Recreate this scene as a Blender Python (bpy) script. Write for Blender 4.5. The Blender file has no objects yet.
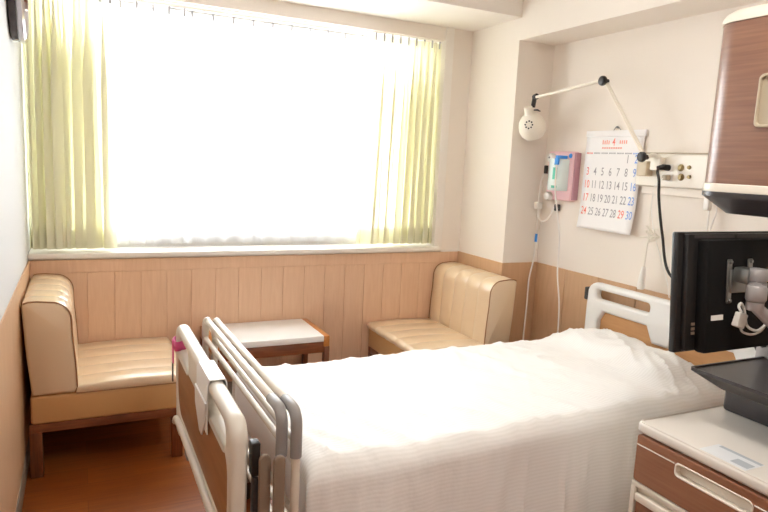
import bpy, bmesh, math, random
from mathutils import Vector, Matrix, noise
random.seed(7)
sc = bpy.context.scene
C = sc.collection
PI = math.pi

# ------------------------------------------------------------------ materials
def lin(r, g, b):
    f = lambda v: (v/255/12.92) if v/255 <= .04045 else ((v/255+.055)/1.055)**2.4
    return (f(r), f(g), f(b), 1)

def mat(name, col, rough=.5, metal=0, bump=0, bscale=40, var=0, vscale=8, coat=0, spec=.5, sheen=0):
    m = bpy.data.materials.new(name); m.use_nodes = True
    nt = m.node_tree; p = nt.nodes['Principled BSDF']
    p.inputs['Base Color'].default_value = col
    p.inputs['Roughness'].default_value = rough
    p.inputs['Metallic'].default_value = metal
    p.inputs['Coat Weight'].default_value = coat; p.inputs['Coat Roughness'].default_value = .28
    p.inputs['Specular IOR Level'].default_value = spec
    if sheen: p.inputs['Sheen Weight'].default_value = sheen
    tc = nt.nodes.new('ShaderNodeTexCoord')
    if var:
        n = nt.nodes.new('ShaderNodeTexNoise'); n.inputs['Scale'].default_value = vscale; n.inputs['Detail'].default_value = 4
        nt.links.new(tc.outputs['Object'], n.inputs['Vector'])
        mx = nt.nodes.new('ShaderNodeMix'); mx.data_type = 'RGBA'
        mx.inputs[6].default_value = tuple(c*(1-var) for c in col[:3]) + (1,)
        mx.inputs[7].default_value = tuple(min(1, c*(1+var)) for c in col[:3]) + (1,)
        nt.links.new(n.outputs['Fac'], mx.inputs[0]); nt.links.new(mx.outputs[2], p.inputs['Base Color'])
    if bump:
        n = nt.nodes.new('ShaderNodeTexNoise'); n.inputs['Scale'].default_value = bscale; n.inputs['Detail'].default_value = 3
        nt.links.new(tc.outputs['Object'], n.inputs['Vector'])
        b = nt.nodes.new('ShaderNodeBump'); b.inputs['Strength'].default_value = bump; b.inputs['Distance'].default_value = .01
        nt.links.new(n.outputs['Fac'], b.inputs['Height']); nt.links.new(b.outputs['Normal'], p.inputs['Normal'])
    return m

def wood(name, c1, c2, grain=(2, 2, 30), rough=.4, bump=.02, coat=0, dist=1.5):
    """wood grain: noise stretched along one object axis (small grain value = long direction)"""
    m = bpy.data.materials.new(name); m.use_nodes = True
    nt = m.node_tree; p = nt.nodes['Principled BSDF']; p.inputs['Roughness'].default_value = rough
    p.inputs['Coat Weight'].default_value = coat; p.inputs['Coat Roughness'].default_value = .3
    tc = nt.nodes.new('ShaderNodeTexCoord'); mp = nt.nodes.new('ShaderNodeMapping')
    mp.inputs['Scale'].default_value = grain
    nt.links.new(tc.outputs['Object'], mp.inputs['Vector'])
    n = nt.nodes.new('ShaderNodeTexNoise'); n.inputs['Scale'].default_value = 3; n.inputs['Detail'].default_value = 8
    n.inputs['Distortion'].default_value = dist
    nt.links.new(mp.outputs[0], n.inputs['Vector'])
    r = nt.nodes.new('ShaderNodeValToRGB')
    r.color_ramp.elements[0].position = .3; r.color_ramp.elements[0].color = c1
    r.color_ramp.elements[1].position = .7; r.color_ramp.elements[1].color = c2
    nt.links.new(n.outputs['Fac'], r.inputs[0]); nt.links.new(r.outputs[0], p.inputs['Base Color'])
    if bump:
        b = nt.nodes.new('ShaderNodeBump'); b.inputs['Strength'].default_value = bump; b.inputs['Distance'].default_value = .01
        nt.links.new(n.outputs['Fac'], b.inputs['Height']); nt.links.new(b.outputs['Normal'], p.inputs['Normal'])
    return m

def floor_mat():
    m = bpy.data.materials.new('floor_planks'); m.use_nodes = True
    nt = m.node_tree; p = nt.nodes['Principled BSDF']; p.inputs['Roughness'].default_value = .32
    tc = nt.nodes.new('ShaderNodeTexCoord')
    br = nt.nodes.new('ShaderNodeTexBrick')
    br.inputs['Scale'].default_value = 1; br.inputs['Brick Width'].default_value = .9; br.inputs['Row Height'].default_value = .15
    br.inputs['Mortar Size'].default_value = .0012; br.inputs['Bias'].default_value = 0
    br.inputs['Color1'].default_value = lin(150, 84, 36); br.inputs['Color2'].default_value = lin(126, 66, 24)
    br.inputs['Mortar'].default_value = lin(112, 62, 30)
    nt.links.new(tc.outputs['Object'], br.inputs['Vector'])
    mp = nt.nodes.new('ShaderNodeMapping'); mp.inputs['Scale'].default_value = (2, 30, 1)
    nt.links.new(tc.outputs['Object'], mp.inputs['Vector'])
    n = nt.nodes.new('ShaderNodeTexNoise'); n.inputs['Scale'].default_value = 2; n.inputs['Detail'].default_value = 6
    nt.links.new(mp.outputs[0], n.inputs['Vector'])
    mx = nt.nodes.new('ShaderNodeMix'); mx.data_type = 'RGBA'; mx.blend_type = 'OVERLAY'; mx.inputs[0].default_value = .45
    nt.links.new(br.outputs['Color'], mx.inputs[6]); nt.links.new(n.outputs['Fac'], mx.inputs[7])
    nt.links.new(mx.outputs[2], p.inputs['Base Color'])
    return m

def cloth_through(name, col, transp, transl, sheer_spec=0):
    """thin curtain: transparent weave + translucent + diffuse"""
    m = bpy.data.materials.new(name); m.use_nodes = True
    nt = m.node_tree; nt.nodes.clear()
    out = nt.nodes.new('ShaderNodeOutputMaterial')
    d = nt.nodes.new('ShaderNodeBsdfDiffuse'); d.inputs[0].default_value = col
    t = nt.nodes.new('ShaderNodeBsdfTranslucent'); t.inputs[0].default_value = col
    x = nt.nodes.new('ShaderNodeBsdfTransparent'); x.inputs[0].default_value = (1, 1, 1, 1)
    a = nt.nodes.new('ShaderNodeMixShader'); a.inputs[0].default_value = transl
    nt.links.new(d.outputs[0], a.inputs[1]); nt.links.new(t.outputs[0], a.inputs[2])
    b = nt.nodes.new('ShaderNodeMixShader'); b.inputs[0].default_value = transp
    nt.links.new(a.outputs[0], b.inputs[1]); nt.links.new(x.outputs[0], b.inputs[2])
    nt.links.new(b.outputs[0], out.inputs[0])
    return m

def glass_mat():
    m = bpy.data.materials.new('window_glass'); m.use_nodes = True
    nt = m.node_tree; nt.nodes.clear()
    out = nt.nodes.new('ShaderNodeOutputMaterial')
    x = nt.nodes.new('ShaderNodeBsdfTransparent'); g = nt.nodes.new('ShaderNodeBsdfGlossy'); g.inputs['Roughness'].default_value = .02
    fr = nt.nodes.new('ShaderNodeFresnel'); fr.inputs[0].default_value = 1.45
    mx = nt.nodes.new('ShaderNodeMixShader')
    nt.links.new(fr.outputs[0], mx.inputs[0]); nt.links.new(x.outputs[0], mx.inputs[1]); nt.links.new(g.outputs[0], mx.inputs[2])
    nt.links.new(mx.outputs[0], out.inputs[0])
    return m

def linen_mat():
    m = mat('bed_linen', lin(240, 236, 230), .75, sheen=.1)
    nt = m.node_tree; p = nt.nodes['Principled BSDF']
    tc = nt.nodes.new('ShaderNodeTexCoord'); w = nt.nodes.new('ShaderNodeTexWave'); w.bands_direction = 'Y'
    sep = nt.nodes.new('ShaderNodeSeparateXYZ'); nt.links.new(tc.outputs['UV'], w.inputs['Vector'])
    w.inputs['Scale'].default_value = 24; w.wave_profile = 'SIN'
    n = nt.nodes.new('ShaderNodeTexNoise'); n.inputs['Scale'].default_value = 14; n.inputs['Detail'].default_value = 5
    nt.links.new(tc.outputs['Object'], n.inputs['Vector'])
    r = nt.nodes.new('ShaderNodeMapRange'); r.inputs[3].default_value = .62; r.inputs[4].default_value = .82
    nt.links.new(w.outputs['Fac'], r.inputs[0]); nt.links.new(r.outputs[0], p.inputs['Roughness'])
    mx = nt.nodes.new('ShaderNodeMix'); mx.data_type = 'RGBA'; mx.inputs[6].default_value = lin(234, 233, 230); mx.inputs[7].default_value = lin(241, 240, 238)
    nt.links.new(w.outputs['Fac'], mx.inputs[0]); nt.links.new(mx.outputs[2], p.inputs['Base Color'])
    ml = nt.nodes.new('ShaderNodeMath'); ml.operation = 'MULTIPLY_ADD'; ml.inputs[1].default_value = .05
    nt.links.new(w.outputs['Fac'], ml.inputs[0]); nt.links.new(n.outputs['Fac'], ml.inputs[2])
    b = nt.nodes.new('ShaderNodeBump'); b.inputs['Strength'].default_value = .22; b.inputs['Distance'].default_value = .02
    nt.links.new(ml.outputs[0], b.inputs['Height']); nt.links.new(b.outputs['Normal'], p.inputs['Normal'])
    return m

M = dict(
    wallpaper=mat('wallpaper', lin(239, 231, 221), .8, bump=.05, bscale=160),
    white_wall=mat('white_wallpaper', lin(216, 218, 219), .8, bump=.05, bscale=160),
    ceiling=mat('ceiling_board', lin(242, 237, 230), .85),
    panel=wood('wainscot_wood_lit', lin(222, 183, 150), lin(231, 195, 164), (14, 14, 1.2), .45, .006),  # window-wall wood, its colour lightened to stand in for fill light
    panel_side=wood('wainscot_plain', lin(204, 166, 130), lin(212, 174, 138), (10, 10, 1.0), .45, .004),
    groove=mat('panel_groove', lin(140, 100, 72), .6),
    floor=floor_mat(),
    base=mat('baseboard_vinyl', lin(150, 140, 128), .5),
    sill=mat('sill_paint', lin(240, 235, 228), .4),
    alu=mat('window_frame_metal', lin(200, 198, 195), .35, .6),
    glass=glass_mat(),
    sheer=cloth_through('sheer_voile', (.95, .95, .95, 1), .42, .75),
    drape=cloth_through('green_drape_cloth', lin(243, 241, 217), .03, .27),
    drape_hem=cloth_through('green_drape_hem', lin(232, 228, 200), .35, .45),
    drape_tape=mat('drape_hook_tape', lin(178, 178, 182), .7),
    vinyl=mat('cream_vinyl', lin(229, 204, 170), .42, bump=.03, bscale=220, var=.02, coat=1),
    vinyl_shaded=mat('cream_vinyl_shaded', lin(206, 160, 108), .42, bump=.03, bscale=220),  # same cream vinyl, shade of the seat base put into a darker colour
    piping=mat('tan_piping', lin(168, 124, 88), .5),
    dark_wood=wood('dark_wood', lin(96, 52, 28), lin(128, 72, 40), (14, 14, 1.5), .35, .01),
    dark_wood_x=wood('dark_wood_rail', lin(110, 62, 36), lin(140, 84, 52), (1.5, 14, 14), .35, .01),
    amber_wood=wood('amber_wood', lin(178, 108, 48), lin(205, 135, 66), (14, 1.5, 14), .35, .01),
    laminate=mat('white_laminate', lin(240, 238, 236), .3),
    bed_plastic=mat('bed_plastic', lin(222, 216, 204), .4),
    bed_white=mat('headboard_plastic', lin(236, 236, 234), .4),
    bed_panel=wood('bed_panel_wood', lin(150, 104, 66), lin(166, 118, 78), (8, 1, 8), .5, .005),
    head_panel=wood('head_panel_wood', lin(196, 146, 96), lin(208, 160, 110), (8, 1, 8), .5, .005),
    tube=mat('rail_enamel', lin(214, 204, 190), .35),
    grey_cap=mat('grey_plastic_cap', lin(150, 146, 144), .45),
    taupe=mat('taupe_plastic', lin(138, 120, 104), .5),
    black=mat('black_plastic', lin(34, 32, 32), .4),
    tv_black=mat('tv_housing_plastic', lin(14, 14, 15), .6, bump=.03, bscale=500, spec=.25),
    tv_frame=mat('tv_bezel_plastic', lin(30, 29, 29), .35),
    screen=mat('tv_screen', (.008, .008, .01, 1), .08),
    charcoal=mat('charcoal_plastic', lin(60, 56, 57), .35),
    tray_top_sheen=mat('charcoal_tray_top_sheen', lin(148, 136, 126), .2),  # charcoal lightened: the bright wall's reflection is put into the colour
    grey_metal=mat('grey_arm_paint', lin(168, 164, 164), .4, .3),
    steel=mat('steel_plate', lin(150, 152, 150), .35, .9),
    chrome=mat('chrome', lin(205, 200, 205), .12, 1),
    linen=linen_mat(),
    cabinet_wood=wood('cabinet_wood', lin(120, 80, 58), lin(141, 98, 74), (10, 1.5, 34), .4, .004, coat=.6, dist=.3),
    locker_wood=wood('locker_wood', lin(136, 90, 64), lin(150, 103, 76), (10, 1.2, 30), .38, .004, dist=.3),
    cabinet_trim=mat('cabinet_cream_plastic', lin(226, 218, 204), .35),
    locker_top=mat('locker_top_laminate', lin(218, 211, 202), .3),
    recess=mat('handle_recess_plastic', lin(178, 165, 142), .4),
    sticker=mat('clear_sticker', lin(222, 224, 226), .3),
    sticker_print=mat('sticker_print', lin(172, 178, 184), .4),
    paper=mat('calendar_paper', lin(244, 243, 243), .7),
    paper_back=mat('calendar_back_sheet', lin(205, 188, 178), .7),
    ink=mat('grey_ink', lin(164, 162, 168), .7),
    ink_red=mat('red_ink', lin(243, 130, 116), .7),
    ink_pale=mat('pale_red_ink', lin(244, 172, 158), .7),
    ink_blue=mat('blue_ink', lin(124, 166, 232), .7),
    cream_plastic=mat('cream_plastic', lin(238, 232, 220), .35),
    lamp=mat('lamp_enamel', lin(242, 236, 222), .3),
    socket=mat('socket_brass', lin(150, 130, 90), .3, .7),
    beige_plug=mat('beige_adapter', lin(212, 198, 172), .5),
    pink=mat('pink_plastic', lin(238, 198, 204), .45),
    pink_side=mat('mauve_plastic', lin(196, 148, 160), .5),
    hot_pink=mat('pink_webbing', lin(226, 92, 150), .6),
    teal=mat('teal_print', lin(96, 196, 172), .5),
    pale_teal=mat('clear_canister', lin(222, 236, 234), .15, coat=.4),
    blue=mat('blue_clip', lin(60, 150, 235), .4),
    tubing=mat('silicone_tube', lin(240, 236, 230), .3),
    white_plastic=mat('white_plastic', lin(240, 238, 232), .4),
    bulb=mat('frosted_bulb', lin(250, 246, 236), .4),
    clock_face=mat('clock_face', lin(238, 236, 230), .4),
    clock_body=mat('dark_clock_case', lin(48, 34, 36), .25, coat=.3),
    rubber=mat('grey_rubber', lin(70, 70, 70), .7),
)

M['vinyl'].node_tree.nodes['Principled BSDF'].inputs['Coat IOR'].default_value = 1.65
# ------------------------------------------------------------------ object helpers
ROOT = {}            # empties' world origins
def tag(o, label, cat, group=None):
    o['label'] = label; o['category'] = cat
    if group: o['group'] = group
    return o

def thing(name, label, cat, loc=(0, 0, 0), group=None):
    o = bpy.data.objects.new(name, None); C.objects.link(o); o.empty_display_size = .1
    o.location = loc
    return tag(o, label, cat, group)

def origin(o):
    v = Vector((0, 0, 0))
    while o: v += o.location; o = o.parent
    return v

def link_mesh(name, me, m, parent=None, smooth=True, world=True):
    if m is not None:
        ms = m if isinstance(m, (list, tuple)) else [m]
        me.materials.clear()
        for k in ms: me.materials.append(k)
    if parent is not None and world:
        me.transform(Matrix.Translation(-origin(parent)))
    if smooth:
        for p in me.polygons: p.use_smooth = True
        try: me.set_sharp_from_angle(angle=math.radians(38))
        except Exception: pass
    o = bpy.data.objects.new(name, me); C.objects.link(o)
    if parent is not None: o.parent = parent
    return o

def obj(name, bm, m, parent=None, smooth=True):
    bmesh.ops.recalc_face_normals(bm, faces=bm.faces[:])
    me = bpy.data.meshes.new(name); bm.to_mesh(me); bm.free()
    return link_mesh(name, me, m, parent, smooth)

def struct(o):
    o['kind'] = 'structure'; return o

def top(o, label, cat, group=None):
    """a single-mesh thing: move its origin to the base of its bounds"""
    bb = [Vector(c) for c in o.bound_box]
    b = Vector(((min(v.x for v in bb)+max(v.x for v in bb))/2, (min(v.y for v in bb)+max(v.y for v in bb))/2, min(v.z for v in bb)))
    o.data.transform(Matrix.Translation(-b)); o.location = b
    return tag(o, label, cat, group)

def box(bm, x0, x1, y0, y1, z0, z1, bev=0, seg=2, mi=0):
    r = bmesh.ops.create_cube(bm, size=1)
    vs = r['verts']
    for v in vs:
        v.co = Vector((x0+(v.co.x+.5)*(x1-x0), y0+(v.co.y+.5)*(y1-y0), z0+(v.co.z+.5)*(z1-z0)))
    fs = {f for v in vs for f in v.link_faces}
    for f in fs: f.material_index = mi
    if bev:
        es = list({e for v in vs for e in v.link_edges})
        r = bmesh.ops.bevel(bm, geom=es, offset=bev, segments=seg, affect='EDGES', profile=.5)
        for f in r['faces']: f.material_index = mi

def bx(*a, **k):
    bm = bmesh.new(); box(bm, *a, **k); return bm

def smooth_path(pts, n=8):
    pts = [Vector(p) for p in pts]
    if len(pts) < 3: return pts
    out = []
    P = [pts[0]*2-pts[1]] + pts + [pts[-1]*2-pts[-2]]
    for i in range(1, len(P)-2):
        p0, p1, p2, p3 = P[i-1:i+3]
        for k in range(n):
            t = k/n
            out.append(.5*((2*p1)+(p2-p0)*t+(2*p0-5*p1+4*p2-p3)*t*t+(3*p1-p0-3*p2+p3)*t**3))
    out.append(pts[-1]); return out

def tube(bm, pts, r, seg=10, smooth=0, mi=0):
    if smooth: pts = smooth_path(pts, smooth)
    pts = [Vector(p) for p in pts]
    rs = r if isinstance(r, (list, tuple)) else [r]*len(pts)
    t0 = (pts[1]-pts[0]).normalized()
    a = Vector((0, 0, 1)) if abs(t0.z) < .9 else Vector((1, 0, 0))
    nrm = (a - t0*a.dot(t0)).normalized()
    rings = []
    for i, p in enumerate(pts):
        t = (pts[min(i+1, len(pts)-1)]-pts[max(i-1, 0)]).normalized()
        nrm = (nrm - t*nrm.dot(t)).normalized(); b = t.cross(nrm)
        rings.append([bm.verts.new(p + (nrm*math.cos(2*PI*k/seg)+b*math.sin(2*PI*k/seg))*rs[i]) for k in range(seg)])
    for i in range(len(rings)-1):
        for k in range(seg):
            bm.faces.new((rings[i][k], rings[i][(k+1) % seg], rings[i+1][(k+1) % seg], rings[i+1][k])).material_index = mi
    bm.faces.new(rings[0][::-1]).material_index = mi; bm.faces.new(rings[-1]).material_index = mi

def tb(pts, r, seg=10, smooth=0):
    bm = bmesh.new(); tube(bm, pts, r, seg, smooth); return bm

def lathe(bm, prof, base, axis, seg=28, mi=0):
    """prof: (radius, height along axis); closes on the axis where radius = 0"""
    axis = Vector(axis).normalized(); base = Vector(base)
    a = Vector((0, 0, 1)) if abs(axis.z) < .9 else Vector((1, 0, 0))
    u = (a-axis*a.dot(axis)).normalized(); w = axis.cross(u)
    rings = []
    for r, h in prof:
        c = base+axis*h
        if r < 1e-6: rings.append([bm.verts.new(c)])
        else: rings.append([bm.verts.new(c+(u*math.cos(2*PI*k/seg)+w*math.sin(2*PI*k/seg))*r) for k in range(seg)])
    for A, B in zip(rings, rings[1:]):
        for k in range(seg):
            k2 = (k+1) % seg
            if len(A) == 1 and len(B) == 1: continue
            if len(A) == 1: f = bm.faces.new((A[0], B[k], B[k2]))
            elif len(B) == 1: f = bm.faces.new((A[k], B[0], A[k2]))
            else: f = bm.faces.new((A[k], B[k], B[k2], A[k2]))
            f.material_index = mi
    for R, rev in ((rings[0], 0), (rings[-1], 1)):
        if len(R) > 1: bm.faces.new(R if rev else R[::-1]).material_index = mi

def lt(prof, base, axis, seg=28):
    bm = bmesh.new(); lathe(bm, prof, base, axis, seg); return bm

def rr(u0, u1, v0, v1, r, n=6):
    """rounded rectangle outline; r one radius or (bl, br, tr, tl)"""
    R = r if isinstance(r, (list, tuple)) else (r,)*4
    out = []
    for (cu, cv, a0), q in zip(((u0, v0, PI), (u1, v0, 1.5*PI), (u1, v1, 0), (u0, v1, .5*PI)), R):
        cx = cu+q if cu == u0 else cu-q; cy = cv+q if cv == v0 else cv-q
        for k in range(n+1):
            a = a0+k/n*PI/2
            out.append((cx+q*math.cos(a), cy+q*math.sin(a)))
    return out

def plate(name, outline, holes, thick, bevel, mtx, m, parent=None, seg=3):
    """solid plate with holes, drawn in u,v and given thickness along w; mtx maps (u, v, w)"""
    cu = bpy.data.curves.new('plate_curve', 'CURVE'); cu.dimensions = '2D'; cu.fill_mode = 'BOTH'
    cu.extrude = thick/2-bevel; cu.bevel_depth = bevel; cu.bevel_resolution = seg; cu.offset = -bevel
    for L in [outline]+holes:
        s = cu.splines.new('POLY'); s.points.add(len(L)-1); s.use_cyclic_u = True
        for p, q in zip(s.points, L): p.co = (q[0], q[1], 0, 1)
    o = bpy.data.objects.new('plate_tmp', cu); C.objects.link(o)
    dg = bpy.context.evaluated_depsgraph_get(); dg.update()
    me = bpy.data.meshes.new_from_object(o.evaluated_get(dg)); me.name = name
    bpy.data.objects.remove(o); bpy.data.curves.remove(cu)
    me.transform(mtx)
    bm = bmesh.new(); bm.from_mesh(me); bmesh.ops.remove_doubles(bm, verts=bm.verts[:], dist=1e-5)
    bmesh.ops.recalc_face_normals(bm, faces=bm.faces[:]); bm.to_mesh(me); bm.free()
    return link_mesh(name, me, m, parent)

def frame_mtx(x, y=0, z=0, u=(0, 1, 0), v=(0, 0, 1), w=(1, 0, 0)):
    m = Matrix.Identity(4)
    for i in range(3):
        m[i][0] = u[i]; m[i][1] = v[i]; m[i][2] = w[i]
    m[0][3] = x; m[1][3] = y; m[2][3] = z
    return m

def prism(bm, prof, y0, y1, mi=0):
    """profile in x,z swept along y"""
    A = [bm.verts.new((x, y0, z)) for x, z in prof]; B = [bm.verts.new((x, y1, z)) for x, z in prof]
    n = len(prof)
    for k in range(n):
        bm.faces.new((A[k], A[(k+1) % n], B[(k+1) % n], B[k])).material_index = mi
    bm.faces.new(A[::-1]).material_index = mi; bm.faces.new(B).material_index = mi

def loft(bm, prof, stations):
    """closed x,z profile swept along y; each station is (y, inset towards the centroid)"""
    n = len(prof)
    nor = []
    for k in range(n):
        a, b = prof[k-1], prof[(k+1) % n]
        d = Vector((b[0]-a[0], b[1]-a[1]))
        d = d.normalized() if d.length else Vector((1, 0)); nor.append((-d.y, d.x))   # inward for counter-clockwise
    rings = [[bm.verts.new((x+nx*ins, y, z+nz*ins)) for (x, z), (nx, nz) in zip(prof, nor)] for y, ins in stations]
    for A, B in zip(rings, rings[1:]):
        for k in range(n): bm.faces.new((A[k], A[(k+1) % n], B[(k+1) % n], B[k]))
    bm.faces.new(rings[0][::-1]); bm.faces.new(rings[-1])

def text_mesh(txt, size, align='CENTER'):
    cu = bpy.data.curves.new('t', 'FONT'); cu.body = txt; cu.size = size; cu.align_x = align; cu.align_y = 'CENTER'
    cu.resolution_u = 3; cu.offset = size*.004
    o = bpy.data.objects.new('t', cu); C.objects.link(o)
    dg = bpy.context.evaluated_depsgraph_get(); dg.update()
    me = bpy.data.meshes.new_from_object(o.evaluated_get(dg))
    bpy.data.objects.remove(o); bpy.data.curves.remove(cu)
    return me

# ------------------------------------------------------------------ dimensions of the room
XL, D, W, YC, W2 = -.25, 3.66, 2.35, 3.15, 2.615
ZW, ZS, ZB, ZC = .865, 2.324, 2.195, 2.52
YR = -1.9                     # wall behind the photographer
JR = 2.145                    # right edge of the window opening
YG = 3.92                     # outer face of the window wall

# floor, ceiling
struct(obj('floor', bx(XL-.1, W2+.1, YR-.1, YG, -.06, 0), M['floor'], smooth=False))
bm = bmesh.new(); box(bm, XL-.1, W2+.1, YR-.1, YC, ZC, ZC+.08)
box(bm, XL-.1, W2+.1, YC-.005, YG, ZS, ZC+.08)
struct(obj('ceiling', bm, M['ceiling'], smooth=False))
# walls
struct(obj('wall_left', bx(XL-.1, XL, YR-.1, YG, 0, ZC), M['white_wall'], smooth=False))
bm = bmesh.new()
box(bm, W2, W2+.1, YR-.1, YC, 0, ZC)                      # wall behind the bed head
struct(obj('wall_right', bm, M['wallpaper'], smooth=False))
struct(obj('wall_column', bx(W, W2+.1, YC, YG, 0, ZS), M['wallpaper'], smooth=False))
struct(obj('wall_bulkhead', bx(W, W2, YR-.1, YC, ZB, ZC), M['wallpaper'], smooth=False))
bm = bmesh.new()
box(bm, XL, W, D, YG, 0, .872)
box(bm, JR+.06, W, D, YG, .872, ZS)
box(bm, XL, JR+.06, D, YG, 2.30, ZS)
box(bm, XL, JR+.06, D, D+.04, 2.243, 2.30)                # header that hides the curtain rail
struct(obj('wall_window', bm, M['wallpaper'], smooth=False))
struct(obj('wall_rear', bx(XL-.1, W2+.1, YR-.1, YR, 0, ZC), M['wallpaper'], smooth=False))
# window casing and sill
bm = bmesh.new(); box(bm, JR, JR+.06, D-.012, YG-.06, .872, ZS, .004)
struct(obj('trim_1', bm, M['sill']))
bm = bmesh.new(); box(bm, XL, JR+.03, D-.03, YG-.02, .872, .900, .006); box(bm, JR+.06, W, D-.006, D, .862, .875)
struct(obj('trim_2', bm, M['sill']))
# wainscot: window wall, boards with grooves between them
bm = bmesh.new()
gx = [-.115+.1347*k for k in range(19)]
edges = [XL]+gx+[W]
for a, b in zip(edges, edges[1:]):
    if b-a > .02: box(bm, a+.0016, b-.0016, D-.010, D, .10, .793, .0012, 1)
box(bm, XL, W, D-.008, D, .796, .862, .001, 1)
box(bm, XL, W, D-.006, D-.001, .08, .862, mi=1)
struct(obj('trim_3', bm, [M['panel'], M['groove']]))
struct(obj('trim_4', bx(XL, XL+.006, YR, D, .10, ZW), M['panel_side'], smooth=False))
bm = bmesh.new()
box(bm, W-.010, W, YC, D, .10, ZW); box(bm, W-.010, W2, YC-.010, YC, .10, ZW); 
yy = YC-.010
while yy > YR:
    box(bm, W2-.010, W2, max(YR, yy-.268), yy-.0025, .10, ZW, .0015, 1); yy -= .27
struct(obj('trim_5', bm, M['panel_side']))
# baseboards
struct(obj('baseboard_left', bx(XL, XL+.010, YR, D, 0, .10, bev=.003), M['base']))
bm = bmesh.new(); box(bm, W-.012, W, YC-.012, D, 0, .10); box(bm, W-.012, W2, YC-.012, YC, 0, .10); box(bm, W2-.012, W2, YR, YC-.012, 0, .10)
struct(obj('baseboard_right', bm, M['base'], smooth=False))
struct(obj('baseboard_window', bx(XL, W, D-.014, D, 0, .10), M['base'], smooth=False))

# window: aluminium sliding sashes
win = bpy.data.objects.new('window_1', None); C.objects.link(win); win.location = ((XL+JR)/2, YG-.05, .90); struct(win)
bm = bmesh.new()
y0, y1 = YG-.08, YG-.02
box(bm, XL, XL+.04, y0, y1, .90, 2.30); box(bm, JR-.04, JR, y0, y1, .90, 2.30)
box(bm, XL+.04, JR-.04, y0, y1, .90, .94); box(bm, XL+.04, JR-.04, y0, y1, 2.26, 2.30)
obj('window_frame', bm, M['alu'], win, smooth=False)
mid = .51
for a, b, yo in ((XL+.04, mid+.02, y0+.005), (mid-.02, JR-.04, y0+.03)):
    bm = bmesh.new()
    box(bm, a, a+.035, yo, yo+.022, .94, 2.26); box(bm, b-.035, b, yo, yo+.022, .94, 2.26)
    box(bm, a+.035, b-.035, yo, yo+.022, .94, .99); box(bm, a+.035, b-.035, yo, yo+.022, 2.22, 2.26)
    s = obj('sash', bm, M['alu'], win, smooth=False)
    obj('pane', bx(a+.035, b-.035, yo+.008, yo+.013, .99, 2.22), M['glass'], s, smooth=False)

# ------------------------------------------------------------------ curtains
def fold_sheet(xs_top, xs_bot, yc, z_top, z_bot, folds, amp, seed, mi_hem=None, hem=.1, nz=26, per=14, xo=.35, dense=0):
    rnd = random.Random(seed)
    ph = [rnd.uniform(-.5, .5) for _ in range(folds+2)]; am = [rnd.uniform(.55, 1.2) for _ in range(folds+2)]
    bm = bmesh.new(); n = folds*per
    uv = []
    for j in range(nz+1):
        t = j/nz; z = z_top+(z_bot-z_top)*t
        row = []
        for i in range(n+1):
            s = i/n; f = folds*(1-(1-s)**1.5 if dense < 0 else s**1.5 if dense > 0 else s); k = int(min(f, folds-1)); fr = f-k
            A = am[k]*(1-fr)+am[k+1]*fr; P = ph[k]*(1-fr)+ph[k+1]*fr
            a = amp*A*(.6+.4*min(1, t*4))
            y = yc + a*math.sin(2*PI*f+P*1.5+.5*math.sin(t*3+k)) + .25*a*math.sin(4*PI*f+k)
            xt = xs_top[0]+(xs_top[1]-xs_top[0])*s; xb = xs_bot[0]+(xs_bot[1]-xs_bot[0])*s
            e = t**.7
            x = xt*(1-e)+xb*e + min(1, s*10, (1-s)*10)*xo*a*math.sin(4*PI*f*.5*2+1.2+P)*(.5+.5*min(1,t*3))
            row.append(bm.verts.new((x, y, z)))
        uv.append(row)
    for j in range(nz):
        zc = z_top+(z_bot-z_top)*(j+.5)/nz
        for i in range(n):
            f = bm.faces.new((uv[j][i], uv[j][i+1], uv[j+1][i+1], uv[j+1][i]))
    return bm

def hem_copy(bm_src, z_lim, dy):
    """double layer of cloth at the bottom: the turned-up hem"""
    b = bmesh.new(); mp = {}
    for f in bm_src.faces:
        if f.calc_center_median().z < z_lim:
            vs = []
            for v in f.verts:
                if v not in mp: mp[v] = b.verts.new(v.co+Vector((0, dy, 0)))
                vs.append(mp[v])
            b.faces.new(vs)
    return b

def curtain(name, label, cat, group, m, xt, xb, yc, zt, zb, folds, amp, seed, hem):
    t = thing(name, label, cat, ((xb[0]+xb[1])/2, yc, zb), group)
    bm = fold_sheet(xt, xb, yc, zt, zb, folds, amp, seed, xo=.8 if 'drape' in name else .35, dense=(0 if 'drape' not in name else -1 if xt[0] < 0 else 1))
    h = hem_copy(bm, zb+hem, .004)
    obj('curtain_cloth', bm, m, t); obj('hem', h, M['drape_hem'] if name == 'drape' else m, t)
    # pleat hooks along the heading
    n = folds
    for k in range(n+1):
        x = xt[0]+(xt[1]-xt[0])*(k+.25)/(n+.5)
        obj('pleat_hook', bx(x-.006, x+.006, yc-.012, yc-.006, zt-.035, zt+.012, bev=.002), M['drape_tape'], t)
    return t

curtain('sheer_curtain', 'left white sheer curtain hanging in front of the window pane', 'curtain', 'white sheer curtains', M['sheer'], (-.22, .56), (-.22, .58), 3.788, 2.225, .925, 9, .011, 3, .09)
curtain('sheer_curtain', 'right white sheer curtain, the wider of the two across the window', 'curtain', 'white sheer curtains', M['sheer'], (.44, 2.12), (.46, 2.12), 3.818, 2.225, .925, 14, .011, 5, .09)
curtain('drape', 'pale green drape gathered at the left end of the window', 'curtain', 'green drapes', M['drape'], (-.243, .17), (-.243, .175), 3.702, 2.225, .918, 8, .034, 11, .095)
curtain('drape', 'pale green drape gathered at the right end of the window', 'curtain', 'green drapes', M['drape'], (1.655, 2.14), (1.60, 2.14), 3.702, 2.225, .918, 8, .034, 23, .095)
rail = thing('curtain_rail', 'white double curtain rail under the window header', 'curtain rail', (.95, 3.75, 2.238))
obj('track', bx(XL+.01, JR-.005, 3.692, 3.712, 2.236, 2.254, bev=.003), M['sill'], rail)
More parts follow.
